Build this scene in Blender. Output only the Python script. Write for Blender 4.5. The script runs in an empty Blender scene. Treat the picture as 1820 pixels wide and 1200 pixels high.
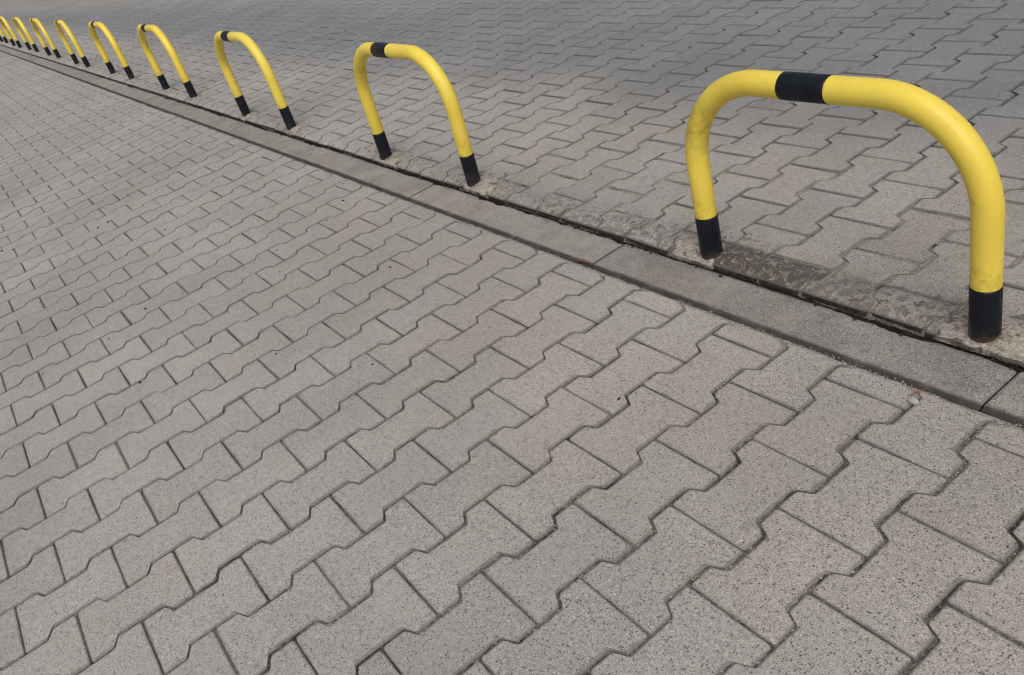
import bpy, math, random
import numpy as np
from mathutils import Matrix, Vector

rng = np.random.RandomState(7)
random.seed(7)
scene = bpy.context.scene
COL = scene.collection

# ------------------------------------------------------------------ camera
CAM = Vector((0.66010, -0.69695, 1.03256))
RT = (0.56069214, 0.77861119, -0.28176042)
DN = (0.29454851, -0.50557233, -0.81094870)
FW = (-0.77386401, 0.37170045, -0.51280920)
cd = bpy.data.cameras.new('camera')
cam = bpy.data.objects.new('camera', cd)
COL.objects.link(cam)
m = Matrix(((RT[0], -DN[0], -FW[0], CAM.x), (RT[1], -DN[1], -FW[1], CAM.y),
            (RT[2], -DN[2], -FW[2], CAM.z), (0, 0, 0, 1)))
cam.matrix_world = m
cd.sensor_fit = 'HORIZONTAL'
cd.sensor_width = 36.0
cd.lens = 1530.83 / 1820 * 36
cd.clip_start = 0.05
cd.clip_end = 2000
cd.dof.use_dof = True
cd.dof.focus_distance = 2.0
cd.dof.aperture_fstop = 16.0
scene.camera = cam
scene.cycles.filter_width = 1.15

# ------------------------------------------------------------------ light
w = bpy.data.worlds.new('World')
scene.world = w
w.use_nodes = True
nt = w.node_tree
nt.nodes.clear()
sky = nt.nodes.new('ShaderNodeTexSky')
sky.sky_type = 'NISHITA'
sky.sun_disc = False
SUN_EL, SUN_AZ = math.radians(54), math.radians(118)     # azimuth measured from +Y towards +X
sky.sun_elevation = SUN_EL
sky.sun_rotation = SUN_AZ
sky.air_density = 1.0
sky.dust_density = 6.0
sky.ozone_density = 1.0
hs = nt.nodes.new('ShaderNodeHueSaturation')
hs.inputs['Saturation'].default_value = 0.30
bg = nt.nodes.new('ShaderNodeBackground')
bg.inputs['Strength'].default_value = 0.11
wo = nt.nodes.new('ShaderNodeOutputWorld')
nt.links.new(sky.outputs[0], hs.inputs['Color'])
nt.links.new(hs.outputs[0], bg.inputs['Color'])
nt.links.new(bg.outputs[0], wo.inputs[0])
sd = bpy.data.lights.new('sun', 'SUN')
sd.energy = 0.9
sd.angle = math.radians(40)
sd.color = (1.0, 0.97, 0.92)
so = bpy.data.objects.new('sun', sd)
COL.objects.link(so)
sdir = Vector((math.sin(SUN_AZ) * math.cos(SUN_EL), math.cos(SUN_AZ) * math.cos(SUN_EL), math.sin(SUN_EL)))
so.rotation_euler = sdir.to_track_quat('Z', 'Y').to_euler()
scene.view_settings.view_transform = 'Standard'
scene.view_settings.look = 'None'
scene.view_settings.exposure = 0.06
scene.view_settings.gamma = 1.0

# ------------------------------------------------------------------ helpers
def vnoise(x, y, seed=0):
    """smooth value noise, 0..1"""
    x = np.asarray(x, float); y = np.asarray(y, float)
    xi = np.floor(x).astype(np.int64); yi = np.floor(y).astype(np.int64)
    fx = x - xi; fy = y - yi
    fx = fx * fx * (3 - 2 * fx); fy = fy * fy * (3 - 2 * fy)
    def h(a, b):
        n = (a * 374761393 + b * 668265263 + seed * 974634777) & 0x7fffffff
        n = ((n ^ (n >> 13)) * 1274126177) & 0x7fffffff
        n = n ^ (n >> 16)
        return (n & 0xffff) / 65535.0
    return ((h(xi, yi) * (1 - fx) + h(xi + 1, yi) * fx) * (1 - fy)
            + (h(xi, yi + 1) * (1 - fx) + h(xi + 1, yi + 1) * fx) * fy)

def fbm(x, y, seed=0, o=3):
    s = 0; a = 0.5; t = 0
    for k in range(o):
        s = s + a * vnoise(x * 2 ** k, y * 2 ** k, seed + k * 17); t += a; a *= 0.5
    return s / t

def mesh_obj(name, V, quads, mat, parent=None, attrs=None, smooth=True, tris=None, flat=None):
    """link one mesh object from numpy arrays of vertices and quads"""
    V = np.asarray(V, np.float32).reshape(-1, 3)
    loops = []; starts = []; n = 0
    if quads is not None and len(quads):
        q = np.asarray(quads, np.int32).reshape(-1, 4)
        loops.append(q.ravel()); starts.append(np.arange(len(q)) * 4); n += len(q) * 4
    if tris is not None and len(tris):
        t = np.asarray(tris, np.int32).reshape(-1, 3)
        loops.append(t.ravel()); starts.append(n + np.arange(len(t)) * 3)
    loops = np.concatenate(loops).astype(np.int32); starts = np.concatenate(starts).astype(np.int32)
    me = bpy.data.meshes.new(name)
    me.vertices.add(len(V)); me.vertices.foreach_set('co', V.ravel())
    me.loops.add(len(loops)); me.loops.foreach_set('vertex_index', loops)
    me.polygons.add(len(starts)); me.polygons.foreach_set('loop_start', starts)
    sm = np.full(len(starts), smooth, dtype=bool)
    if flat is not None: sm[flat] = False
    me.polygons.foreach_set('use_smooth', sm)
    me.update(calc_edges=True)
    me.validate()
    for an, (kind, data) in (attrs or {}).items():
        at = me.attributes.new(an, kind, 'POINT')
        at.data.foreach_set('value' if kind == 'FLOAT' else 'color', np.asarray(data, np.float32).ravel())
    me.materials.append(mat)
    o = bpy.data.objects.new(name, me)
    COL.objects.link(o)
    if parent is not None:
        o.parent = parent
    return o

def tag(o, label=None, cat=None, group=None, kind=None):
    if label: o['label'] = label
    if cat: o['category'] = cat
    if group: o['group'] = group
    if kind: o['kind'] = kind
    return o

# ------------------------------------------------------------------ materials
class NT:
    def __init__(s, name):
        s.m = bpy.data.materials.new(name); s.m.use_nodes = True
        s.t = s.m.node_tree; s.t.nodes.clear()
        s.out = s.n('ShaderNodeOutputMaterial'); s.b = s.n('ShaderNodeBsdfPrincipled')
        s.l(s.b.outputs[0], s.out.inputs[0])
        s.geo = s.n('ShaderNodeNewGeometry')
        s.pos = s.geo.outputs['Position']
    def n(s, t, **k):
        x = s.t.nodes.new(t)
        for a, v in k.items(): setattr(x, a, v)
        return x
    def l(s, a, b): s.t.links.new(a, b)
    def put(s, sock, v):
        if hasattr(v, 'is_output') or isinstance(v, bpy.types.NodeSocket): s.l(v, sock)
        else: sock.default_value = v
    def math(s, op, a, b=0.0, c=None, clamp=False):
        x = s.n('ShaderNodeMath', operation=op, use_clamp=clamp)
        s.put(x.inputs[0], a); s.put(x.inputs[1], b)
        if c is not None: s.put(x.inputs[2], c)
        return x.outputs[0]
    def noise(s, scale, detail=2.0, rough=0.5, vec=None, offs=None, dist=0.0):
        x = s.n('ShaderNodeTexNoise'); x.inputs['Scale'].default_value = scale
        x.inputs['Detail'].default_value = detail; x.inputs['Roughness'].default_value = rough
        x.inputs['Distortion'].default_value = dist
        v = vec if vec is not None else s.pos
        if offs:
            a = s.n('ShaderNodeVectorMath', operation='ADD'); s.l(v, a.inputs[0]); a.inputs[1].default_value = offs; v = a.outputs[0]
        s.l(v, x.inputs['Vector'])
        return x.outputs['Fac']
    def voro(s, scale, vec=None):
        x = s.n('ShaderNodeTexVoronoi'); x.inputs['Scale'].default_value = scale
        s.l(vec if vec is not None else s.pos, x.inputs['Vector'])
        sep = s.n('ShaderNodeSeparateColor'); s.l(x.outputs['Color'], sep.inputs[0])
        return x.outputs['Distance'], sep.outputs[0], sep.outputs[1]
    def ramp(s, f, a, b, c=0.0, d=1.0):
        x = s.n('ShaderNodeMapRange'); x.clamp = True
        x.interpolation_type = 'SMOOTHSTEP'
        s.put(x.inputs[0], f)
        for i, v in enumerate((a, b, c, d)): s.put(x.inputs[i + 1], v)
        return x.outputs[0]
    def mix(s, f, a, b, mode='MIX'):
        x = s.n('ShaderNodeMix', data_type='RGBA', blend_type=mode)
        s.put(x.inputs[0], f)
        for i, v in ((6, a), (7, b)):
            s.put(x.inputs[i], v if not isinstance(v, tuple) or len(v) == 4 else (*v, 1.0))
        return x.outputs[2]
    def attr(s, name):
        x = s.n('ShaderNodeAttribute', attribute_name=name)
        return x
    def bump(s, h, strength=0.5, dist=0.001, normal=None):
        x = s.n('ShaderNodeBump'); x.inputs['Strength'].default_value = strength; x.inputs['Distance'].default_value = dist
        s.put(x.inputs['Height'], h)
        if normal is not None: s.l(normal, x.inputs['Normal'])
        return x.outputs[0]
    def scale_rgb(s, c, f):
        x = s.n('ShaderNodeVectorMath', operation='SCALE'); s.l(c, x.inputs[0]); s.put(x.inputs['Scale'], f)
        return x.outputs[0]
    def xyz(s):
        x = s.n('ShaderNodeSeparateXYZ'); s.l(s.pos, x.inputs[0]); return x.outputs

def speckle(N, base, density=1.0):
    """exposed aggregate: fine mottling, dark and light grains, pores"""
    wn = N.n('ShaderNodeTexNoise'); wn.inputs['Scale'].default_value = 380; wn.inputs['Detail'].default_value = 1
    N.l(N.pos, wn.inputs['Vector'])
    wv = N.n('ShaderNodeVectorMath', operation='MULTIPLY_ADD'); N.l(wn.outputs['Color'], wv.inputs[0])
    wv.inputs[1].default_value = (0.0042,) * 3; N.l(N.pos, wv.inputs[2])
    vec = wv.outputs[0]
    mott = N.noise(520, 3, 0.75)
    c = N.scale_rgb(base, N.ramp(mott, 0.30, 0.70, 0.48, 1.54))
    c = N.scale_rgb(c, N.ramp(N.noise(110, 3, 0.6, offs=(3, 3, 3)), 0.3, 0.7, 0.92, 1.08))
    d1, r1, g1 = N.voro(235, vec)
    dark = N.math('MULTIPLY', N.ramp(d1, 0.20, 0.46, 1, 0), N.ramp(r1, 1 - 0.34 * density, 1 - 0.27 * density))
    c = N.mix(N.math('MULTIPLY', dark, 0.93), c, (0.040, 0.037, 0.035))
    d2, r2, g2 = N.voro(400, vec)
    dk2 = N.math('MULTIPLY', N.ramp(d2, 0.25, 0.5, 1, 0), N.ramp(r2, 0.66, 0.72))
    c = N.mix(N.math('MULTIPLY', dk2, 0.70), c, (0.085, 0.078, 0.073))
    lt = N.math('MULTIPLY', N.ramp(d1, 0.16, 0.38, 1, 0), N.ramp(g1, 0.925, 0.94))
    c = N.mix(N.math('MULTIPLY', lt, 0.8), c, (0.68, 0.64, 0.60))
    lt2 = N.math('MULTIPLY', N.ramp(d2, 0.25, 0.5, 1, 0), N.ramp(g2, 0.80, 0.85))
    c = N.mix(N.math('MULTIPLY', lt2, 0.5), c, (0.54, 0.49, 0.43))
    h = N.math('SUBTRACT', N.noise(520, 3, 0.75), N.math('MULTIPLY', dark, 0.6))
    return c, h

def paver_mat(name, road):
    N = NT(name)
    x, y, z = N.xyz()
    t = N.attr('tint')
    base = N.mix(1.0, (0.336, 0.314, 0.294), t.outputs['Color'], 'MULTIPLY')
    # ochre, pink and grey discolouration in the concrete
    base = N.mix(N.ramp(N.noise(3.1, 3, 0.6), 0.53, 0.72, 0, 0.26), base, N.mix(1.0, base, (1.06, 0.98, 0.85), 'MULTIPLY'))
    base = N.mix(N.ramp(N.noise(2.3, 3, 0.6, offs=(11, 3, 0)), 0.50, 0.78, 0, 0.3), base, N.mix(1.0, base, (1.06, 0.985, 0.97), 'MULTIPLY'))
    soil = N.math('MULTIPLY', N.ramp(y, -0.7, 0.25), N.ramp(x, -3.6, -0.9))
    soil = N.math('MULTIPLY', soil, N.ramp(N.noise(1.7, 4, 0.6, offs=(8, 1, 0)), 0.3, 0.6, 0.25, 1.0))
    base = N.mix(soil, base, N.mix(1.0, base, (0.990, 0.962, 0.915), 'MULTIPLY'))
    base = N.scale_rgb(base, N.ramp(N.noise(1.3, 4, 0.6, offs=(5, 5, 0)), 0.3, 0.7, 0.90, 1.10))
    # small smudges
    base = N.scale_rgb(base, N.ramp(N.noise(14, 4, 0.6, offs=(2, 9, 0)), 0.62, 0.78, 1.0, 0.80))
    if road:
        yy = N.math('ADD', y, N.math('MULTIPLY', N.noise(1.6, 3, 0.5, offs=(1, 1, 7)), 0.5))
        filter_shade = N.ramp(yy, 1.12, 1.85)  # graduated-filter darkening painted into the paver colour, easing off farther out
        filter_shade = N.math('MULTIPLY', filter_shade, N.ramp(N.noise(0.9, 3, 0.5, offs=(4, 0, 3)), 0.2, 0.6, 0.86, 1.0))
        filter_shade = N.math('MULTIPLY', filter_shade, N.ramp(N.math('ADD', yy, N.math('MULTIPLY', x, -0.025)), 2.3, 3.3, 1.0, 0.35))
        base = N.mix(filter_shade, base, N.mix(1.0, base, (0.575, 0.635, 0.715), 'MULTIPLY'))
    c, h = speckle(N, base)
    st = N.attr('stain').outputs['Fac']
    if road:
        # hard crust of old mortar with dirt in its hollows, along the row next to the kerb
        crustn = N.noise(16, 5, 0.62, offs=(0, 0, 4))
        near = N.attr('crust').outputs['Fac']
        crust = N.ramp(N.math('ADD', crustn, N.math('MULTIPLY', near, 0.34)), 0.74, 0.79)
        cc = N.mix(N.ramp(N.noise(170, 3, 0.6), 0.35, 0.7), (0.22, 0.195, 0.165), (0.42, 0.38, 0.33))
        c = N.mix(N.math('MULTIPLY', crust, 0.85), c, cc)
        spots = N.math('MULTIPLY', N.ramp(N.noise(48, 4, 0.62, offs=(3, 7, 1)), 0.56, 0.62), N.ramp(near, 0.15, 0.5))
        c = N.mix(N.math('MULTIPLY', spots, 0.75), c, (0.060, 0.050, 0.042))
        sm = N.math('MULTIPLY', st, N.ramp(N.noise(62, 5, 0.72, dist=0.6), 0.47, 0.62, 1.0, 0.22))
        c = N.mix(N.math('MULTIPLY', sm, 0.86), c, (0.046, 0.033, 0.024))
        h = N.math('ADD', h, N.math('MULTIPLY', crust, 0.8))
    # dirt where the edges meet the joint (a rim of grime with its own uneven width)
    rim = N.attr('rim').outputs['Fac']
    dn = N.math('ADD', N.math('MULTIPLY', N.noise(75, 4, 0.65), 0.8), N.math('MULTIPLY', N.noise(11, 3, 0.6, offs=(2, 2, 0)), 1.3))
    dirt = N.ramp(N.math('ADD', rim, dn), 1.55, 2.35)
    c = N.mix(N.math('MULTIPLY', dirt, 0.66), c, (0.105, 0.095, 0.083))
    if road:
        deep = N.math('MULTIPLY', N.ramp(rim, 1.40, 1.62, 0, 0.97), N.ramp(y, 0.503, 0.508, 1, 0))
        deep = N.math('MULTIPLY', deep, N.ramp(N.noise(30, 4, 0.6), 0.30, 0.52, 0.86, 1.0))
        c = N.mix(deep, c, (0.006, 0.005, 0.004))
        row = N.math('MULTIPLY', N.ramp(N.math('ADD', y, N.math('MULTIPLY', N.noise(12, 3, 0.6), 0.10)), 0.60, 0.69, 1, 0), N.ramp(x, -3.2, -1.0))
        c = N.mix(N.math('MULTIPLY', row, N.ramp(N.noise(58, 5, 0.7, offs=(6, 2, 0)), 0.44, 0.58, 0.08, 0.58)), c, (0.075, 0.061, 0.050))
    N.l(c, N.b.inputs['Base Color'])
    N.b.inputs['Roughness'].default_value = 0.62
    N.b.inputs['Specular IOR Level'].default_value = 0.5
    hl = N.math('ADD', h, N.math('MULTIPLY', N.noise(90, 4, 0.6), 0.9))
    N.l(N.bump(hl, 0.55, 0.0016), N.b.inputs['Normal'])
    return N.m

def sand_mat():
    N = NT('joint sand')
    d, r, g = N.voro(330)
    big = N.noise(9, 3, 0.6)
    c = N.mix(N.ramp(N.noise(260, 3, 0.7), 0.3, 0.7), (0.085, 0.075, 0.065), (0.25, 0.226, 0.198))
    c = N.mix(N.ramp(big, 0.44, 0.62, 0, 0.78), c, (0.042, 0.038, 0.030))
    c = N.mix(N.ramp(N.noise(28, 4, 0.65, offs=(2, 5, 0)), 0.52, 0.66, 0, 0.7), c, (0.036, 0.033, 0.026))
    lt = N.math('MULTIPLY', N.ramp(d, 0.3, 0.5, 1, 0), N.ramp(r, 0.72, 0.76))
    x, y, z = N.xyz()
    pale = N.math('MULTIPLY', N.ramp(y, 0.50, 0.52), N.ramp(N.math('ADD', y, N.math('MULTIPLY', N.noise(3, 3, 0.6), 0.8)), 1.2, 1.6, 1, 0))
    c = N.mix(N.math('MULTIPLY', pale, N.ramp(N.noise(20, 4, 0.6), 0.38, 0.52)), c, N.mix(N.ramp(N.noise(230, 3, 0.7), 0.3, 0.7), (0.19, 0.172, 0.148), (0.44, 0.41, 0.365)))
    strip = N.math('MULTIPLY', N.ramp(y, 0.338, 0.346), N.ramp(y, 0.359, 0.3625, 1, 0))
    c = N.mix(N.math('MULTIPLY', strip, N.ramp(N.noise(24, 4, 0.6), 0.33, 0.55)), c,
              N.mix(N.ramp(N.noise(200, 3, 0.7), 0.35, 0.65), (0.20, 0.183, 0.16), (0.44, 0.405, 0.36)))
    c = N.mix(N.math('MULTIPLY', lt, 0.55), c, (0.46, 0.42, 0.36))
    N.l(c, N.b.inputs['Base Color'])
    N.b.inputs['Roughness'].default_value = 0.95
    N.b.inputs['Specular IOR Level'].default_value = 0.1
    N.l(N.bump(N.math('SUBTRACT', N.noise(400, 3, 0.7), d), 0.9, 0.003), N.b.inputs['Normal'])
    return N.m

def kerb_mat():
    N = NT('kerb concrete')
    t = N.attr('tint').outputs['Color']
    base = N.mix(1.0, (0.260, 0.238, 0.217), t, 'MULTIPLY')
    base = N.scale_rgb(base, N.ramp(N.noise(7, 5, 0.66), 0.3, 0.7, 0.78, 1.16))
    base = N.scale_rgb(base, N.ramp(N.noise(31, 5, 0.7, offs=(7, 0, 0)), 0.55, 0.72, 1.0, 0.72))
    base = N.mix(N.ramp(N.noise(4.0, 3, 0.6, offs=(3, 1, 0)), 0.5, 0.7, 0, 0.5), base, N.mix(1.0, base, (1.06, 0.98, 0.86), 'MULTIPLY'))
    c, h = speckle(N, base, 0.75)
    x, y, z = N.xyz()
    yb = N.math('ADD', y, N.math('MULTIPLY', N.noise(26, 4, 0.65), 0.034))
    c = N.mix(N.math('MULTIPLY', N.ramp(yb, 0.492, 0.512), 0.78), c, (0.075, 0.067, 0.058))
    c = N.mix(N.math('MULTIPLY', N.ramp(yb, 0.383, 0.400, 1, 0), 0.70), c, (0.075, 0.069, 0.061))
    rim = N.attr('rim').outputs['Fac']
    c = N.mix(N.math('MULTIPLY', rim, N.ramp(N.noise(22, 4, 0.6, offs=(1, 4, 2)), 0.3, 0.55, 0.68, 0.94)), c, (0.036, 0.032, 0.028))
    N.l(c, N.b.inputs['Base Color'])
    N.b.inputs['Roughness'].default_value = 0.75
    N.b.inputs['Specular IOR Level'].default_value = 0.4
    N.l(N.bump(h, 0.5, 0.0013), N.b.inputs['Normal'])
    return N.m

def mortar_mat():
    N = NT('old mortar')
    c = N.mix(N.ramp(N.noise(120, 4, 0.7), 0.3, 0.7), (0.23, 0.205, 0.172), (0.49, 0.44, 0.375))
    c = N.mix(N.ramp(N.noise(34, 4, 0.65, offs=(1, 2, 3)), 0.54, 0.63, 0, 0.8), c, (0.085, 0.070, 0.058))
    d, r, g = N.voro(240)
    c = N.mix(N.math('MULTIPLY', N.ramp(d, 0.25, 0.45, 1, 0), N.ramp(r, 0.78, 0.82, 0, 0.7)), c, (0.50, 0.46, 0.40))
    rust = N.attr('rust').outputs['Fac']
    c = N.mix(N.math('MULTIPLY', rust, N.ramp(N.noise(80, 3, 0.6), 0.35, 0.6)), c, (0.090, 0.058, 0.034))
    edge = N.attr('edge').outputs['Fac']
    c = N.mix(N.math('MULTIPLY', edge, N.ramp(N.noise(26, 3, 0.6), 0.36, 0.56, 0.1, 0.85)), c, (0.050, 0.042, 0.034))
    N.l(c, N.b.inputs['Base Color'])
    N.b.inputs['Roughness'].default_value = 0.95
    N.b.inputs['Specular IOR Level'].default_value = 0.15
    N.l(N.bump(N.math('SUBTRACT', N.noise(150, 5, 0.7), N.math('MULTIPLY', d, 0.5)), 0.9, 0.004), N.b.inputs['Normal'])
    return N.m

def plain_mat(name, col, col2, scale=200, rough=0.9, spec=0.2, bump=0.002):
    N = NT(name)
    f = N.noise(scale, 4, 0.65)
    N.l(N.mix(N.ramp(f, 0.3, 0.7), col, col2), N.b.inputs['Base Color'])
    N.b.inputs['Roughness'].default_value = rough
    N.b.inputs['Specular IOR Level'].default_value = spec
    N.l(N.bump(f, 0.7, bump), N.b.inputs['Normal'])
    return N.m

def yellow_mat():
    N = NT('yellow paint')
    oi = N.n('ShaderNodeObjectInfo')
    base = N.mix(oi.outputs['Random'], (0.795, 0.628, 0.098), (0.815, 0.618, 0.078))
    base = N.mix(N.ramp(N.noise(6, 3, 0.6), 0.35, 0.7), base, N.mix(1.0, base, (0.93, 0.90, 0.80), 'MULTIPLY'))
    # dusty grime streaks, and greenish algae in a few damp spots
    g = N.ramp(N.noise(22, 5, 0.7, offs=(4, 4, 0)), 0.60, 0.76, 0, 0.45)
    base = N.mix(g, base, (0.40, 0.27, 0.040))
    dsp = N.math('MULTIPLY', N.ramp(N.noise(210, 3, 0.7, offs=(3, 1, 4)), 0.665, 0.70, 0, 0.8), N.ramp(N.noise(7, 3, 0.6, offs=(0, 5, 2)), 0.42, 0.60))
    base = N.mix(dsp, base, (0.16, 0.11, 0.035))
    x, y, z = N.xyz()
    foot = N.math('MULTIPLY', N.ramp(z, 0.11, 0.22, 1, 0), N.ramp(N.noise(36, 5, 0.72, offs=(1, 1, 1)), 0.46, 0.66, 0, 0.6))
    base = N.mix(foot, base, (0.42, 0.26, 0.045))
    al = N.attr('algae').outputs['Fac']
    base = N.mix(N.math('MULTIPLY', al, N.ramp(N.noise(26, 5, 0.7), 0.34, 0.62, 0, 0.82)), base, (0.27, 0.235, 0.030))
    sc = N.ramp(N.noise(150, 4, 0.8, offs=(9, 9, 9)), 0.69, 0.72, 0, 0.75)
    sc = N.math('MULTIPLY', sc, N.ramp(N.noise(9, 2, 0.5, offs=(1, 7, 1)), 0.45, 0.6))
    base = N.mix(sc, base, (0.20, 0.13, 0.035))
    N.l(base, N.b.inputs['Base Color'])
    N.l(N.ramp(N.noise(40, 4, 0.6), 0.3, 0.7, 0.34, 0.52), N.b.inputs['Roughness'])
    N.b.inputs['Specular IOR Level'].default_value = 0.45
    N.l(N.bump(N.noise(120, 3, 0.5), 0.08, 0.002), N.b.inputs['Normal'])
    return N.m

def black_mat(name, top=False, rusty=0.0):
    N = NT(name)
    c = N.mix(N.ramp(N.noise(18, 4, 0.6), 0.3, 0.7), (0.0042, 0.0056, 0.0098), (0.0085, 0.0105, 0.0165))
    c = N.mix(N.ramp(N.noise(140, 4, 0.75), 0.65, 0.71, 0, 0.5), c, (0.10, 0.098, 0.095))
    if not top:
        x, y, z = N.xyz()
        zz = N.math('ADD', z, N.math('MULTIPLY', N.noise(55, 4, 0.7), -0.035))
        c = N.mix(N.ramp(zz, 0.000, 0.010, 0.8, 0), c, (0.070, 0.036, 0.018))
        c = N.mix(N.math('MULTIPLY', N.ramp(z, 0.015, 0.075, 1, 0), N.ramp(N.noise(26, 5, 0.7, offs=(4, 4, 4)), 0.42, 0.66, 0.04, 0.42)), c, (0.10, 0.088, 0.072))
        # chips down to green primer
        ch = N.math('MULTIPLY', N.ramp(N.noise(70, 3, 0.6, offs=(2, 2, 2)), 0.66, 0.69), N.ramp(N.noise(10, 2, 0.5, offs=(8, 0, 0)), 0.5, 0.56))
        c = N.mix(N.math('MULTIPLY', ch, 0.6), c, (0.16, 0.15, 0.05))
    if rusty:
        rs = N.ramp(N.math('ADD', N.attr('rust').outputs['Fac'], N.math('MULTIPLY', N.noise(45, 4, 0.7), 0.6)), 0.72, 0.86)
        c = N.mix(N.math('MULTIPLY', rs, rusty), c, (0.040, 0.016, 0.009))
    N.l(c, N.b.inputs['Base Color'])
    N.l(N.ramp(N.noise(30, 3, 0.6), 0.3, 0.7, 0.36, 0.52), N.b.inputs['Roughness'])
    N.b.inputs['Specular IOR Level'].default_value = 0.24
    N.l(N.bump(N.noise(90, 3, 0.5), 0.10, 0.002), N.b.inputs['Normal'])
    return N.m

M_PATH = paver_mat('footpath pavers', False)
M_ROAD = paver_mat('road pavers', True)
M_SAND = sand_mat()
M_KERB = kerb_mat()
M_MORTAR = mortar_mat()
M_DIRT = plain_mat('black dirt', (0.007, 0.006, 0.005), (0.026, 0.022, 0.017), 160, 1.0, 0.05, 0.006)
M_GROUND = plain_mat('far paving', (0.13, 0.128, 0.128), (0.19, 0.185, 0.18), 8, 0.75, 0.4, 0.001)
M_YELLOW = yellow_mat()
M_BLACK = black_mat('black paint')
M_BLACKTOP = black_mat('black paint on top bar', True)
M_BLACKRUST = black_mat('rusty black paint on top bar', True, 1.0)

# ------------------------------------------------------------------ pavers
PITCH, LEN, AMP, GAP = 0.14, 0.20, 0.0130, 0.0044
UP_X, UP_Y = 0.20759, 0.48217
def up_z(y):
    return np.maximum(np.minimum(0.0085 + (y - 0.497) * 0.32, 0.0198 - 0.01435 * (y - 0.55)), -0.022)

def half_w(d):
    """half width of an I-shaped paver at distance d from its nearer end"""
    t = np.clip((d - 0.0405) / 0.019, 0, 1)
    s = 1 - 2 * (t * t * (3 - 2 * t) * 0.8 + t * 0.2)
    return PITCH / 2 + AMP * s

LEGS = []      # (x, y) of every barrier leg, filled below; the crust of mortar lies near them

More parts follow.
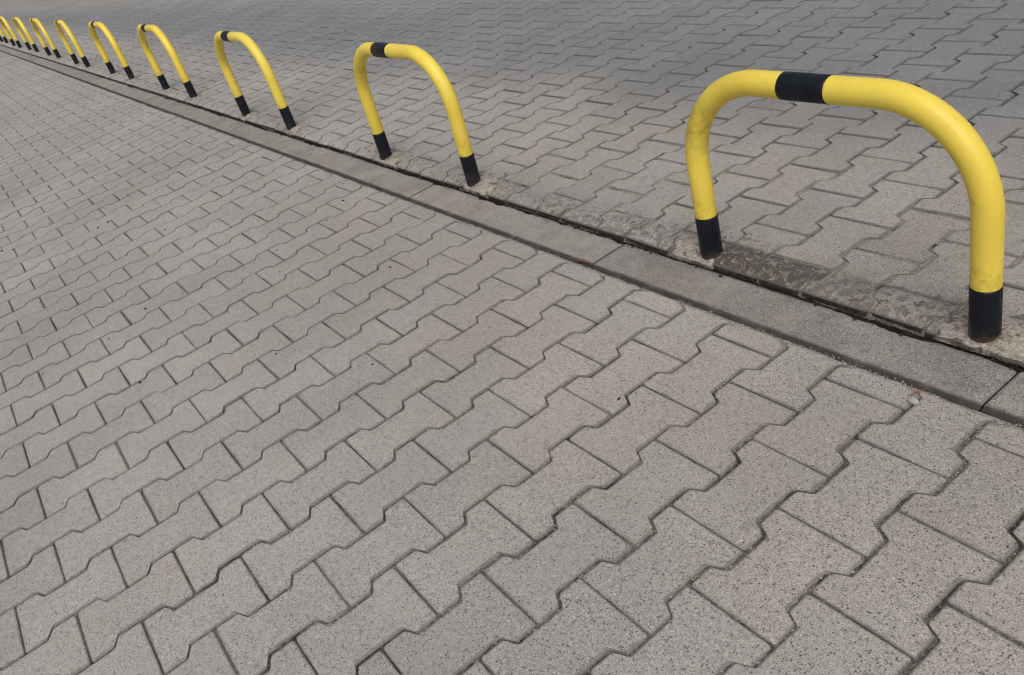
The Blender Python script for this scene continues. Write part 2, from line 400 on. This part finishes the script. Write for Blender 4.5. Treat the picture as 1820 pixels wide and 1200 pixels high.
def pavers(name, mat, x0, y0, ymin, ymax, xmin, xmax, zfun, road, stains=()):
    T_NEAR = np.unique(np.round(np.concatenate([np.linspace(0, 1, 41), [0.006, 0.014, 0.986, 0.994, .2125, .2375, .2625, .2875, .7125, .7375, .7625, .7875]]), 5))
    T_FAR = np.array([0, .03, .20, .235, .265, .30, .70, .735, .765, .80, .97, 1.0])
    LEV = {0: ([0.0, 0.0, 0.0006, 0.0019, 0.0042, 0.0085], [-0.035, -0.0042, -0.0017, -0.0005, 0.0, 0.0], [2.0, 1.7, 1.45, 1.20, 0.92, 0.0]),
           1: ([0.0, 0.0, 0.0022, 0.0075], [-0.035, -0.003, -0.0003, 0.0], [1.8, 1.7, 1.35, 0.0])}
    groups = {}
    for i in range(int((xmin - x0) / PITCH) - 1, int((xmax - x0) / PITCH) + 2):
        for j in range(int((ymin - y0) / 0.1) - 4, int((ymax - y0) / 0.1) + 2):
            if (i + j) % 2: continue
            cx = x0 + PITCH * i
            ya = y0 + 0.1 * j; yb = ya + LEN
            ca, cb = max(ya, ymin), min(yb, ymax)
            if cb - ca < 0.018: continue
            dist = math.hypot(cx - 0.66, (ca + cb) / 2 + 0.7)
            lod = 0 if dist < 4.6 else 1
            clipped = (cb - ca) < LEN - 1e-6
            groups.setdefault((lod, clipped), []).append((cx, ya, ca, cb))
    VV, QQ, TI, RI, ST, CR, FL = [], [], [], [], [], [], []
    off = 0
    for (lod, clipped), L in sorted(groups.items()):
        A = np.array(L); n = len(A)
        T = T_NEAR if (lod == 0 or clipped) else T_FAR
        ins, zs, rims = LEV[lod]
        cx, ya, ca, cb = [A[:, k][:, None] for k in range(4)]
        y = ca + (cb - ca) * T[None, :]
        g = GAP * (0.65 + 0.7 * rng.rand(n, 1)) / 2
        g = g * (np.where(ya < 1.1, 1.4, 1.15) if road else 1.25)
        ge = (0.0046 if road else 0.0026) * (0.5 + 1.0 * rng.rand(n, 1)) / 2
        dend = np.minimum(y - ya, ya + LEN - y)
        h = half_w(dend)
        dcl = np.minimum(y - ca, cb - y)
        r = 0.0055
        rr = np.where(dcl < r, r - np.sqrt(np.maximum(r * r - (r - dcl) ** 2, 0)), 0)
        slope = np.gradient(h, axis=1) / np.maximum(np.gradient(y, axis=1), 1e-5)
        f = np.clip(np.sqrt(1 + slope ** 2), 1, 1.9)
        h = h - rr - g * f
        jx = (rng.rand(n, 1) - .5) * 0.0022; jy = (rng.rand(n, 1) - .5) * 0.0018
        rot = (rng.rand(n, 1) - .5) * 0.010
        dz = (rng.rand(n, 1) - .5) * 0.0022 + np.where(rng.rand(n, 1) < .06, -0.0008, 0)
        ta = (rng.rand(n, 1) - .5) * 0.010; tb = (rng.rand(n, 1) - .5) * 0.008
        tone = 1 + rng.randn(n, 1) * (0.034 if road else 0.024)
        hue = rng.randn(n, 1)
        if road: jy = jy + np.where((np.round((cx - x0) / PITCH).astype(int) % 2 == 1), 0.0042, 0.0) * np.clip((ya - 1.0) / 0.2, 0, 1)
        stn = np.zeros((n, 1))
        for sx, sy, sr, sa in stains:
            stn = np.maximum(stn, np.where(np.hypot(cx - sx, (ca + cb) / 2 - sy) < sr, sa, 0))
        nT = len(T); ring = 2 * nT
        rings = []
        for k, (d, z) in enumerate(zip(ins, zs)):
            ym = (ca + cb) / 2
            hl = np.maximum((cb - ca) / 2 - ge - d, 0.002)
            yy = ym + (y - ym) / ((cb - ca) / 2) * hl
            hh = np.maximum(h - d * (1 + (f - 1) * min(1.0, 0.003 / max(d, 1e-6))), 0.004)
            if lod == 0 and k in (1, 2, 3):       # chipped, worn arris
                e = (fbm((cx - hh) * 130, yy * 130, 3, 2) - .5) * 0.0030
                e2 = (fbm((cx + hh) * 130, yy * 130, 5, 2) - .5) * 0.0030
            else: e = e2 = 0
            X = np.concatenate([cx + hh + e2, (cx - hh - e)[:, ::-1]], 1)
            Y = np.concatenate([yy, yy[:, ::-1]], 1)
            dx, dy = X - cx, Y - ym
            X2 = cx + dx - rot * dy + jx; Y2 = ym + dy + rot * dx + jy
            if clipped:
                Y2 = np.clip(Y2, ymin - 0.004, None)
                if road: Y2 = Y2 + np.where(Y2 < ymin + .006, (fbm(X2 * 45, X2 * 0 + 3, 77, 3) - .5) * .006, 0)
            Z = zfun(Y2) + z + dz + ta * dx + tb * dy
            if z == 0.0: Z = Z - 0.0004 * fbm(X2 * 25, Y2 * 25, 9, 2)
            rings.append(np.stack([X2, Y2, Z], 2))
        V = np.stack(rings, 1)                      # n, K, ring, 3
        K = len(ins)
        idx = (off + np.arange(n * K * ring)).reshape(n, K, ring)
        q = np.stack([idx[:, :-1, :], np.roll(idx, -1, 2)[:, :-1, :], np.roll(idx, -1, 2)[:, 1:, :], idx[:, 1:, :]], -1).reshape(-1, 4)
        top = idx[:, -1, :]
        rgt, lft = top[:, :nT], top[:, nT:][:, ::-1]
        qt = np.stack([rgt[:, :-1], rgt[:, 1:], lft[:, 1:], lft[:, :-1]], -1).reshape(-1, 4)
        VV.append(V.reshape(-1, 3)); QQ.append(q); QQ.append(qt)
        fl = np.zeros((n, K - 1, ring), bool); fl[:, -1, :] = True
        FL.append(fl.ravel()); FL.append(np.ones(len(qt), bool))
        tint = np.concatenate([tone * (1 + 0.003 * hue), tone, tone * (1 - 0.005 * hue), np.ones((n, 1))], 1)
        TI.append(np.broadcast_to(tint[:, None, None, :], (n, K, ring, 4)).reshape(-1, 4))
        endm = np.clip(1 - dcl / 0.012, 0, 1); endm = np.concatenate([endm, endm[:, ::-1]], 1)
        rimv = np.array(rims)[None, :, None] * (1 - (0.0 if road else 0.30) * endm[:, None, :])
        RI.append(rimv.ravel())
        ST.append((stn[:, :, None] * np.clip((0.590 - V[..., 1]) / 0.012, 0, 1)).ravel() if road else np.zeros(n * K * ring))
        c = np.zeros(V.shape[:3])
        if road and LEGS:
            for lx, ly in LEGS[:14]:
                c = np.maximum(c, np.clip(1.0 - np.hypot((V[..., 0] - lx) / 0.30, (V[..., 1] - ly) / 0.16), 0, 1))
            for sx, sy, sr, sa in ((-.632, .640, .062, .95), (-.80, .535, .07, .9), (-.25, .545, .09, .62), (-.352, .53, .07, .45), (-1.33, .54, .09, .8), (-.95, .55, .07, .7), (-1.62, .56, .11, .75), (-2.3, .56, .10, .7), (-.02, .56, .09, .7)):
                c = np.maximum(c, sa * np.clip(2.2 - 2.2 * np.hypot(V[..., 0] - sx, (V[..., 1] - sy) * 1.15) / sr, 0, 1))
            row = np.clip(1 - np.maximum(V[..., 1] - 0.58, 0) / 0.05, 0, 1)
            c = np.maximum(c, 0.34 * row * (V[..., 0] > -7))
        CR.append(c.ravel())
        off += n * K * ring
    return mesh_obj(name, np.concatenate(VV), np.concatenate(QQ), mat, flat=np.concatenate(FL), attrs={
        'tint': ('FLOAT_COLOR', np.concatenate(TI)), 'rim': ('FLOAT', np.concatenate(RI)),
        'stain': ('FLOAT', np.concatenate(ST)), 'crust': ('FLOAT', np.concatenate(CR))})

# ------------------------------------------------------------------ barriers: data measured for each hoop
#        x far leg, x near leg, y,    lean x,  lean y,  height, bend radius
HOOPS = [(-0.7098, -0.0553, 0.5295, 0.0000, 0.0382, 0.4205, 0.1929),
         (-2.4240, -1.7748, 0.5285, 0.1024, -0.0021, 0.4343, 0.1819),
         (-4.1347, -3.4573, 0.5356, 0.0109, 0.0073, 0.4353, 0.1973),
         (-5.9373, -5.2407, 0.5548, 0.0069, -0.0013, 0.4394, 0.1914),
         (-7.8152, -7.0740, 0.5601, 0.0025, 0.0081, 0.4344, 0.1987),
         (-9.6400, -9.0000, 0.5530, 0.000, 0.000, 0.436, 0.195),
         (-11.670, -10.930, 0.5640, 0.000, 0.000, 0.434, 0.195),
         (-13.590, -12.830, 0.5680, 0.000, 0.000, 0.434, 0.195),
         (-15.420, -14.620, 0.5560, 0.000, 0.000, 0.436, 0.195),
         (-17.450, -16.650, 0.5750, 0.000, 0.000, 0.436, 0.195)]
ZB = 0.020
for hx0, hx1, hy, *_ in HOOPS:
    LEGS += [(hx1, hy), (hx0, hy)]

# ------------------------------------------------------------------ setting
PATH_EDGE, KERB_A, KERB_B, ROAD_EDGE = 0.3555, 0.3745, 0.4915, 0.4970
path = pavers('footpath', M_PATH, 0.0, 0.0, -3.2, PATH_EDGE, -48, 2.6, lambda y: 0 * y, False)
tag(path, kind='structure')
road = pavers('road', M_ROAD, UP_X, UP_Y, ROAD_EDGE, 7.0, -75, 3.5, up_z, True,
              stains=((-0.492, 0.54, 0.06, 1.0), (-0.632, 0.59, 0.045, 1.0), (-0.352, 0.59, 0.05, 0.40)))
tag(road, kind='structure')

# sand bed between the pavers: a fine uneven sheet near the camera
def sand_sheet():
    s = 0.006
    xs = np.arange(-5.2, 1.4, s); ys = np.arange(-1.5, 3.0, s)
    X, Y = np.meshgrid(xs, ys, indexing='ij')
    n1 = fbm(X * 9, Y * 9, 1, 3); n2 = vnoise(X * 150, Y * 150, 4)
    Z = -0.0044 + (n1 - .46) * 0.018 + (n2 - .5) * 0.0022
    Z = np.clip(Z, -0.013, -0.0037 + (n2 - .5) * 0.0012)
    yr = np.abs(Y - np.round(Y / 0.1) * 0.1)
    packed = (yr < 0.004) & (Y < 0.34) & (fbm(X * 4, Y * 4, 14, 2) > .34)
    Z = np.where(packed, np.maximum(Z, -0.0034 + (n2 - .5) * 0.0014), Z)
    Z = np.where(Y > 1.15, np.minimum(Z - .0035, -.007), Z)
    Z = np.where(Y > 0.495, Z + up_z(Y) + 0.0012, Z)
    strip = (Y > 0.335) & (Y < 0.3615)
    Z = np.where(strip, -0.0030 + (fbm(X * 22, Y * 60, 8, 3) - .5) * 0.006, Z)
    Z = np.where((Y > 0.3615) & (Y < KERB_A), -0.010 + (n2 - .5) * .003, Z)
    Z = np.where((Y > KERB_A - .004) & (Y < KERB_B), -0.03, Z)
    Z = np.where((Y >= KERB_B) & (Y < ROAD_EDGE + .004), -0.012 + (n2 - .5) * .004, Z)
    nx, ny = X.shape
    idx = np.arange(nx * ny).reshape(nx, ny)
    q = np.stack([idx[:-1, :-1], idx[1:, :-1], idx[1:, 1:], idx[:-1, 1:]], -1).reshape(-1, 4)
    o = mesh_obj('sand', np.stack([X, Y, Z], -1), q, M_SAND)
    return tag(o, kind='structure')
sand_sheet()

def sheet(name, x0, x1, y0, y1, z, mat):
    V = [(x0, y0, z), (x1, y0, z), (x1, y1, z), (x0, y1, z)]
    return tag(mesh_obj(name, V, [(0, 1, 2, 3)], mat), kind='structure')
sheet('ground', -900, 500, -700, 700, -0.045, M_GROUND)
# sand bed further off
yl = np.array([-3.4, .35, .376, .489, .492, .4965, .4975, .59, 1.0, 2.0, 3.0, 3.6, 7.2])
zl = np.where(yl < .36, -.0045, np.where(yl < .49, -.03, np.where(yl < .497, -.012, up_z(yl) - .0110)))
for xa, xb in ((-75.5, -5.2), (1.394, 3.6)):
    Vb = np.concatenate([np.stack([yl * 0 + xa, yl, zl], 1), np.stack([yl * 0 + xb, yl, zl], 1)])
    nb = len(yl)
    tag(mesh_obj('sand_bed', Vb, [(i, nb + i, nb + i + 1, i + 1) for i in range(nb - 1)], M_SAND, smooth=False), kind='structure')

def kerb():
    VV, QQ, TI, RI = [], [], [], []
    off = 0
    prof = [(KERB_A - .0125, -0.035, 1.0), (KERB_A - .0115, -0.0085, 1.0), (KERB_A - .0010, -0.0012, 1.0), (KERB_A + .0018, 0.0, 0.5), (KERB_A + .006, 0.0003, 0.0),
            (KERB_A + .04, 0.0005, 0.0), (KERB_B - .04, 0.0005, 0.0), (KERB_B - .008, 0.0002, 0.0), (KERB_B - .002, -0.0008, .4), (KERB_B, -0.003, 1), (KERB_B, -0.035, 1)]
    edges = [2.06, 1.045, 0.0315, -0.9815, -1.983, -2.998, -4.033, -5.03, -6.02, -7.012] + [-7.012 - 1.0 * k for k in range(1, 60)]
    for a, b in zip(edges[:-1], edges[1:]):
        x1, x0 = a - 0.0017, b + 0.0017
        L = x1 - x0
        n = 40
        t = np.unique(np.concatenate([np.linspace(0, 1, n), [.0025, .006, .994, .9975]]))
        xs = x0 + L * t
        dz = (random.random() - .5) * 0.002; sl = (random.random() - .5) * 0.003
        tone = 1 + random.gauss(0, .05)
        dy = (random.random() - .5) * .002
        endr = np.clip(1 - np.minimum(xs - x0, x1 - xs) / 0.006, 0, 1)
        ring = []
        rim = []
        for k, (py, pz, pr) in enumerate(prof):
            yy = py + dy + (fbm(xs * 40, xs * 0 + k, 3, 2) - .5) * (.0046 if 0 < k < 4 or 7 < k < 10 else 0)
            zz = pz + dz + sl * (t - .5) - 0.002 * endr ** 2 + (fbm(xs * 30, yy * 30, 6, 2) - .5) * .0007
            ring.append(np.stack([xs, yy, zz], -1)); rim.append(np.maximum(pr, endr * .6))
        V = np.stack(ring, 0); K, nx = V.shape[:2]
        idx = off + np.arange(K * nx).reshape(K, nx)
        QQ.append(np.stack([idx[:-1, :-1], idx[:-1, 1:], idx[1:, 1:], idx[1:, :-1]], -1).reshape(-1, 4))
        VV.append(V.reshape(-1, 3)); RI.append(np.stack(rim, 0).ravel())
        TI.append(np.tile([tone, tone, tone * (1 + random.gauss(0, .012)), 1], (K * nx, 1)))
        off += K * nx
    # end faces are hidden 3 mm slots
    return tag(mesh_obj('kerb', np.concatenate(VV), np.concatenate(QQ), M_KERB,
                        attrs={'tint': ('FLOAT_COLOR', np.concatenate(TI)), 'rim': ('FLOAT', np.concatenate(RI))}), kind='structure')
kerb()

# dirt and moss clumps packed in the gap behind the kerb
def dirt_strip():
    xs = np.arange(-9.0, 1.6, 0.0035); ts = np.linspace(0, 1, 9)
    X, T = np.meshgrid(xs, ts, indexing='ij')
    wob = fbm(X * 12, X * 0 + 2, 21, 3)
    front = KERB_B - 0.001 - 0.012 * np.clip(wob - .47, 0, 1) * 3.4 - .005 * (vnoise(X * 90, X * 0, 4) - .3) * (wob > .5)
    Y = front + (ROAD_EDGE + 0.003 - front) * T
    amp = fbm(X * 7, X * 0 + 5, 31, 3)
    n = fbm(X * 120, Y * 160, 33, 3)
    Z = -0.007 + (n - .5) * 0.008 + np.clip(amp - .45, 0, 1) * 0.020 * np.sin(np.pi * np.clip(T * 1.0, 0, 1)) ** 0.6
    Z = np.where(T < .12, np.minimum(Z, 0.0008), Z)
    Z = np.where(Y < KERB_B, np.maximum(Z, 0.0012 * np.sin(np.pi * T)), Z)
    Z = np.where(T == 0, -0.004, Z)
    nx, ny = X.shape
    idx = np.arange(nx * ny).reshape(nx, ny)
    q = np.stack([idx[:-1, :-1], idx[1:, :-1], idx[1:, 1:], idx[:-1, 1:]], -1).reshape(-1, 4)
    return tag(mesh_obj('dirt', np.stack([X, Y, Z], -1), q, M_DIRT), 'black dirt and moss packed in the gap behind the kerb', 'dirt', kind='stuff')
dirt_strip()

# rough mortar smeared round the feet of the barriers
def mortar():
    VV, QQ, ED, RU = [], [], [], []
    off = 0
    specs = [(0, 0.105, 0.075, .025, -.012), (1, 0.085, 0.07, -.055, -.004), (2, .10, .065, .045, -.005), (3, .10, .06, .05, -.003)]
    specs += [(k, .06 + .03 * random.random(), .05, random.uniform(-.02, .03), -.004) for k in range(4, 14)]
    for k, ax, ay, ox, oy in specs:
        lx, ly = LEGS[k]
        n = 72; K = 12
        a = np.linspace(0, 2 * np.pi, n, endpoint=False)
        rag = 0.62 + 0.62 * fbm(np.cos(a) * 2.2 + k * 7, np.sin(a) * 2.2 + 3, 40 + k, 4)
        rows = []
        for q in range(K):
            t = q / (K - 1)
            X = lx + ox * t + np.cos(a) * ax * rag * t; Y = ly + oy * t + np.sin(a) * ay * rag * t
            Y = np.maximum(Y, (0.4895 if k < 2 else 0.4935) + .004 * vnoise(X * 70, X * 0, k))
            z = up_z(np.maximum(Y, .50)) + 0.0050 * (1 - t ** 3) + (fbm(X * 60, Y * 60, 50, 3) - .5) * .0065 - .0012
            if q == K - 1: z = z - .008
            rows.append(np.stack([X, Y, z], -1)); RU.append(np.full(n, max(0, 1 - max(t - .22, 0) * 5.0))); ED.append(np.full(n, min(1, max(0, t - .80) * 6)))
        V = np.stack(rows, 0)
        idx = off + np.arange(K * n).reshape(K, n)
        QQ.append(np.stack([idx[:-1], idx[1:], np.roll(idx, -1, 1)[1:], np.roll(idx, -1, 1)[:-1]], -1).reshape(-1, 4))
        VV.append(V.reshape(-1, 3)); off += K * n
    return tag(mesh_obj('mortar', np.concatenate(VV), np.concatenate(QQ), M_MORTAR, attrs={'rust': ('FLOAT', np.concatenate(RU)), 'edge': ('FLOAT', np.concatenate(ED))}), kind='structure')
mortar()

# ------------------------------------------------------------------ grains and crumbs
def grains(name, pts, sizes, zf, mat, flat=0.6):
    n = len(pts)
    base = np.array([(1, 0, 0), (0, 1, 0), (-1, 0, 0), (0, -1, 0), (0, 0, 1), (0, 0, -1), (.6, .6, .5), (-.6, .6, .5), (-.6, -.6, .5), (.6, -.6, .5)], float)
    tri = np.array([(0, 6, 9), (6, 0, 1), (1, 7, 6), (7, 1, 2), (2, 8, 7), (8, 2, 3), (3, 9, 8), (9, 3, 0), (6, 4, 9), (7, 4, 6), (8, 4, 7), (9, 4, 8),
                    (1, 0, 5), (2, 1, 5), (3, 2, 5), (0, 3, 5)])
    V = base[None] * (1 + (rng.rand(n, 10, 1) - .5) * .8)
    th = rng.rand(n) * 6.28; c, s = np.cos(th), np.sin(th)
    st = 0.6 + rng.rand(n, 1) * .7
    V[:, :, 0] *= st
    X = V[:, :, 0] * c[:, None] - V[:, :, 1] * s[:, None]; Y = V[:, :, 0] * s[:, None] + V[:, :, 1] * c[:, None]
    V = np.stack([X, Y, V[:, :, 2] * flat], -1) * np.asarray(sizes)[:, None, None]
    P = np.asarray(pts)
    V[:, :, 0] += P[:, 0:1]; V[:, :, 1] += P[:, 1:2]; V[:, :, 2] += zf[:, None] + (np.asarray(sizes) * flat * .35)[:, None]
    T = (tri[None] + (np.arange(n) * 10)[:, None, None]).reshape(-1, 3)
    return mesh_obj(name, V.reshape(-1, 3), None, mat, smooth=False, tris=T)

M_CRUMB = plain_mat('dark crumbs', (0.018, 0.016, 0.013), (0.055, 0.046, 0.036), 300, 1.0, .1)
M_GRIT = plain_mat('light grit', (0.25, 0.225, 0.195), (0.50, 0.46, 0.41), 260, .95, .2)
n = 85
px = -0.3 - rng.rand(n) ** 0.8 * 7; py = -0.9 + rng.rand(n) * 1.25
o = grains('dirt_crumbs', np.stack([px, py], 1), 0.0018 + rng.rand(n) ** 2 * .0045, px * 0, M_CRUMB)
tag(o, 'dark dirt crumbs scattered over the footpath pavers', 'crumbs', kind='stuff')
n = 6500
px = .5 - rng.rand(n) ** 1.3 * 6.5; py = .3525 + rng.randn(n) * .0075
keep = fbm(px * 7, px * 0, 61, 3) + (rng.rand(n) - .5) * .22 > .63
keep &= (py < .3635)
o = grains('light_grit', np.stack([px, py], 1)[keep], (0.0005 + rng.rand(n) ** 2.5 * .0015)[keep], (px * 0)[keep] - .0006, M_GRIT, .7)
tag(o, 'pale grit lying in a strip along the front of the kerb', 'grit', kind='stuff')
n = 900
lg = rng.randint(0, 8, n)
px = np.array([LEGS[k][0] for k in lg]) + rng.randn(n) * .09; py = np.array([LEGS[k][1] for k in lg]) + rng.randn(n) * .04 + .01
keep = (py > .502) & (fbm(px * 14, py * 14, 71, 2) > .46)
o = grains('mortar_crumbs', np.stack([px, py], 1)[keep], (0.0007 + rng.rand(n) ** 2 * .0024)[keep], up_z(py)[keep], M_GRIT, .8)
tag(o, 'crumbs of mortar lying round the feet of the barriers', 'crumbs', kind='stuff')
# grit lying in the paver joints close to the camera
n = 9000
jx = rng.randint(-30, 5, n) * PITCH + PITCH / 2; jy = -1.2 + rng.rand(n) * 1.55
sgn = np.where(rng.rand(n) < .5, 1, -1)
ii = np.round((jx - PITCH / 2) / PITCH).astype(int)
ph = np.mod(jy - 0.1 * np.mod(ii, 2), 0.2)
dd = np.minimum(ph, .2 - ph)
wx = np.where(dd < .05, AMP, -AMP) * np.clip(np.abs(dd - .05) / .007, 0, 1)
px = jx + wx + rng.randn(n) * .0012; py = jy
keep = fbm(px * 8, py * 8, 91, 3) + (rng.rand(n) - .5) * .2 > .52
o = grains('joint_grit', np.stack([px, py], 1)[keep], (0.0006 + rng.rand(n) ** 2 * .0016)[keep], (px * 0 - .004)[keep], M_GRIT, .8)
tag(o, 'pale grains of grit caught in the joints of the footpath', 'grit', kind='stuff')
# clumps of dirt along the gap behind the kerb
n = 900
px = .3 - rng.rand(n) ** 1.2 * 6; py = KERB_B - .001 - np.abs(rng.randn(n)) * .006
keep = fbm(px * 5, px * 0, 81, 3) + (rng.rand(n) - .5) * .3 > .55
o = grains('dirt_clods', np.stack([px, py], 1)[keep], (0.0009 + rng.rand(n) ** 3 * .0042)[keep], (px * 0)[keep], M_CRUMB)
tag(o, 'small black clods of dirt fallen on the back of the kerb', 'dirt', kind='stuff')

# ------------------------------------------------------------------ barriers
def sweep(name, C, rad, mat, parent, seg=36, caps=False, attrs=None, bulge=None):
    C = np.asarray(C, float); n = len(C)
    Tn = np.gradient(C, axis=0); Tn /= np.linalg.norm(Tn, axis=1)[:, None]
    B = np.tile(np.array([0, 1.0, 0]), (n, 1)); B -= (B * Tn).sum(1)[:, None] * Tn; B /= np.linalg.norm(B, axis=1)[:, None]
    Nn = np.cross(B, Tn)
    a = np.linspace(0, 2 * np.pi, seg, endpoint=False)
    rr = np.full(n, rad) if np.isscalar(rad) else np.asarray(rad)
    V = C[:, None, :] + rr[:, None, None] * (np.cos(a)[None, :, None] * B[:, None, :] + np.sin(a)[None, :, None] * Nn[:, None, :])
    idx = np.arange(n * seg).reshape(n, seg)
    q = np.stack([idx[:-1], np.roll(idx, -1, 1)[:-1], np.roll(idx, -1, 1)[1:], idx[1:]], -1).reshape(-1, 4)
    at = {k: ('FLOAT', f(V).ravel()) for k, f in (attrs or {}).items()}
    return mesh_obj(name, V.reshape(-1, 3), q, mat, parent, attrs=at)

def centreline(x0, x1, y, lx, ly, H, rb):
    w_ = x1 - x0; hs = H - rb
    P = []
    for t in np.linspace(-0.06, hs, 40): P.append((x0, t))
    for a in np.linspace(0, np.pi / 2, 40)[1:]: P.append((x0 + rb - rb * np.cos(a), hs + rb * np.sin(a)))
    for t in np.linspace(0, 1, 40)[1:]: P.append((x0 + rb + (w_ - 2 * rb) * t, H))
    for a in np.linspace(np.pi / 2, 0, 40)[1:]: P.append((x1 - rb + rb * np.cos(a), hs + rb * np.sin(a)))
    for t in np.linspace(hs, -0.06, 40)[1:]: P.append((x1, t))
    P = np.array(P)
    return np.stack([P[:, 0] + lx * P[:, 1], y + ly * P[:, 1], P[:, 1] + ZB], 1)

def resample(C, s0, s1, n):
    s = np.r_[0, np.cumsum(np.linalg.norm(np.diff(C, axis=0), axis=1))]
    t = np.linspace(s0, s1, n)
    return np.stack([np.interp(t, s, C[:, k]) for k in range(3)], 1), s[-1]

LABELS = ['nearest and largest yellow hoop barrier with black top band, at the right of the row',
          'second nearest yellow hoop barrier, its black top band half rusted brown',
          'third nearest yellow hoop barrier, standing just left of the one with the rusted band',
          'fourth yellow hoop barrier from the near right end of the row along the kerb',
          'fifth yellow hoop barrier from the near right end of the row along the kerb',
          'sixth yellow hoop barrier from the near right end, its top band a thin dark line',
          'fourth smallest yellow hoop barrier, counted from the far left end of the row',
          'third smallest yellow hoop barrier, counted from the far left end of the row',
          'second smallest yellow hoop barrier, its legs almost overlapping near the left edge',
          'farthest and smallest yellow hoop barrier, cut off by the left edge of the photo']
RAD = 0.0254
for k, hp in enumerate(HOOPS):
    x0, x1, y, lx, ly, H, rb = hp
    e = bpy.data.objects.new('hoop_barrier', None)
    e.location = ((x0 + x1) / 2, y, ZB)
    e.empty_display_size = 0.1
    COL.objects.link(e)
    tag(e, LABELS[k], 'barrier', 'yellow and black hoop barriers along the kerb')
    C = centreline(x0, x1, y, lx, ly, H, rb) - np.array(e.location)
    _, Ltot = resample(C, 0, 1, 2)
    rad = RAD if k == 0 else 0.0235
    ox, oy, oz = e.location
    def algae(V, k=k, C=C):
        # damp spots: inside of the far bend and low on the legs
        d1 = np.linalg.norm(V - np.array([C[52, 0], C[52, 1] - .01, C[52, 2]]), axis=2)
        inner = np.clip(1 - d1 / 0.085, 0, 1)
        low = np.clip(1 - (V[..., 2] - 0.08) / 0.09, 0, 1) * 0.35
        return np.maximum(inner * (1.0 if k == 0 else .6), low)
    sweep('tube', C, rad, M_YELLOW, e, attrs={'algae': algae})
    # black bands, a hair proud of the yellow paint
    def band(name, a, b, mat, attrs=None):
        P, _ = resample(C, a, b, max(8, int((b - a) / .006)))
        r_ = np.full(len(P), rad + 0.0007)
        P = np.concatenate([P[:1], P, P[-1:]]); r_ = np.concatenate([[rad - .0005], r_, [rad - .0005]])
        P[0] += (P[1] - P[2]) * 1e-3; P[-1] += (P[-2] - P[-3]) * 1e-3
        return sweep(name, P, r_, mat, e, attrs=attrs)
    mid = Ltot / 2 + (-0.013 if k == 0 else -0.034)
    hw = 0.0525
    if k == 1:
        tb = band('top_band', mid - hw, mid + hw, M_BLACKRUST,
                  {'rust': lambda V: np.clip(1.08 - np.linalg.norm(V - (C[92] + np.array([-.034, -.022, .004])), axis=2) / 0.036, 0, 1)})
        tb['label'] = 'black top band half covered with brown rust'
    else:
        band('top_band', mid - hw, mid + hw, M_BLACKTOP)
    fl = 0.0975 if k == 0 else 0.105
    band('foot_band', 0.02, 0.06 + fl, M_BLACK)
    band('foot_band', Ltot - 0.06 - fl, Ltot - 0.02, M_BLACK)

# ------------------------------------------------------------------ small single things
M_STONE = plain_mat('pale pebble', (0.31, 0.30, 0.26), (0.42, 0.41, 0.355), 90, .7, .4, .001)
M_TWIG = plain_mat('brown twig', (0.16, 0.065, 0.03), (0.30, 0.13, 0.06), 200, .8, .2, .001)
M_LEAF = plain_mat('dry leaf', (0.11, 0.055, 0.028), (0.20, 0.105, 0.05), 120, .8, .2, .001)

def pebble():
    nu, nv = 24, 14
    u = np.linspace(0, 2 * np.pi, nu, endpoint=False); v = np.linspace(0.02, np.pi - .02, nv)
    Vv, U = np.meshgrid(v, u, indexing='ij')
    r = 1 + (fbm(np.cos(U) * 1.5 + 9, np.sin(U) * 1.5 + Vv, 5, 2) - .5) * .25
    X = np.cos(U) * np.sin(Vv) * r * .0098; Y = np.sin(U) * np.sin(Vv) * r * .0068; Z = np.cos(Vv) * .0052
    a = .05
    V = np.stack([X * math.cos(a) - Y * math.sin(a), X * math.sin(a) + Y * math.cos(a), Z], -1)
    idx = np.arange(nu * nv).reshape(nv, nu)
    q = np.stack([idx[:-1], idx[1:], np.roll(idx, -1, 1)[1:], np.roll(idx, -1, 1)[:-1]], -1).reshape(-1, 4)
    o = mesh_obj('pebble', V.reshape(-1, 3), q, M_STONE)
    o.location = (-0.0575, 0.3215, 0.0040)
    tag(o, 'pale oval pebble on the footpath paver, beside the brown twig', 'pebble')
pebble()

t = np.linspace(0, 1, 24)
P = np.stack([-0.072 + t * .022, .3305 + t * .046 - .004 * np.sin(t * 5), .0035 + .003 * np.sin(t * 3.1)], 1)
o = sweep('twig', P - P[0], 0.0010 * (1.25 - .8 * t), M_TWIG, None, seg=8)
o.location = P[0]
tag(o, 'thin reddish brown twig lying from the pebble to the kerb', 'twig')

def leaf():
    n = 20; t = np.linspace(0, 1, n); wd = .0042 * np.sin(np.pi * t) ** .7 + .0003
    cx = -1.038 + t * .056; cy = .3640 + .008 * t; cz = .0016 + .0035 * np.sin(t * 3.1) ** 2
    a = np.stack([cx, cy - wd, cz + .0015], 1); b = np.stack([cx, cy, cz], 1); c = np.stack([cx, cy + wd, cz + .0020], 1)
    V = np.stack([a, b, c], 1)
    V = np.concatenate([V, V[:, ::-1] - np.array([0, 0, .0005])], 1)        # closed thin body
    idx = np.arange(n * 6).reshape(n, 6)
    q = np.stack([idx[:-1], np.roll(idx, -1, 1)[:-1], np.roll(idx, -1, 1)[1:], idx[1:]], -1).reshape(-1, 4)
    base = np.array([-1.01, .368, 0])
    o = mesh_obj('dry_leaf', V.reshape(-1, 3) - base, q, M_LEAF)
    o.location = base
    tag(o, 'curled rust brown leaf lying against the front of the kerb at a joint', 'leaf')
leaf()
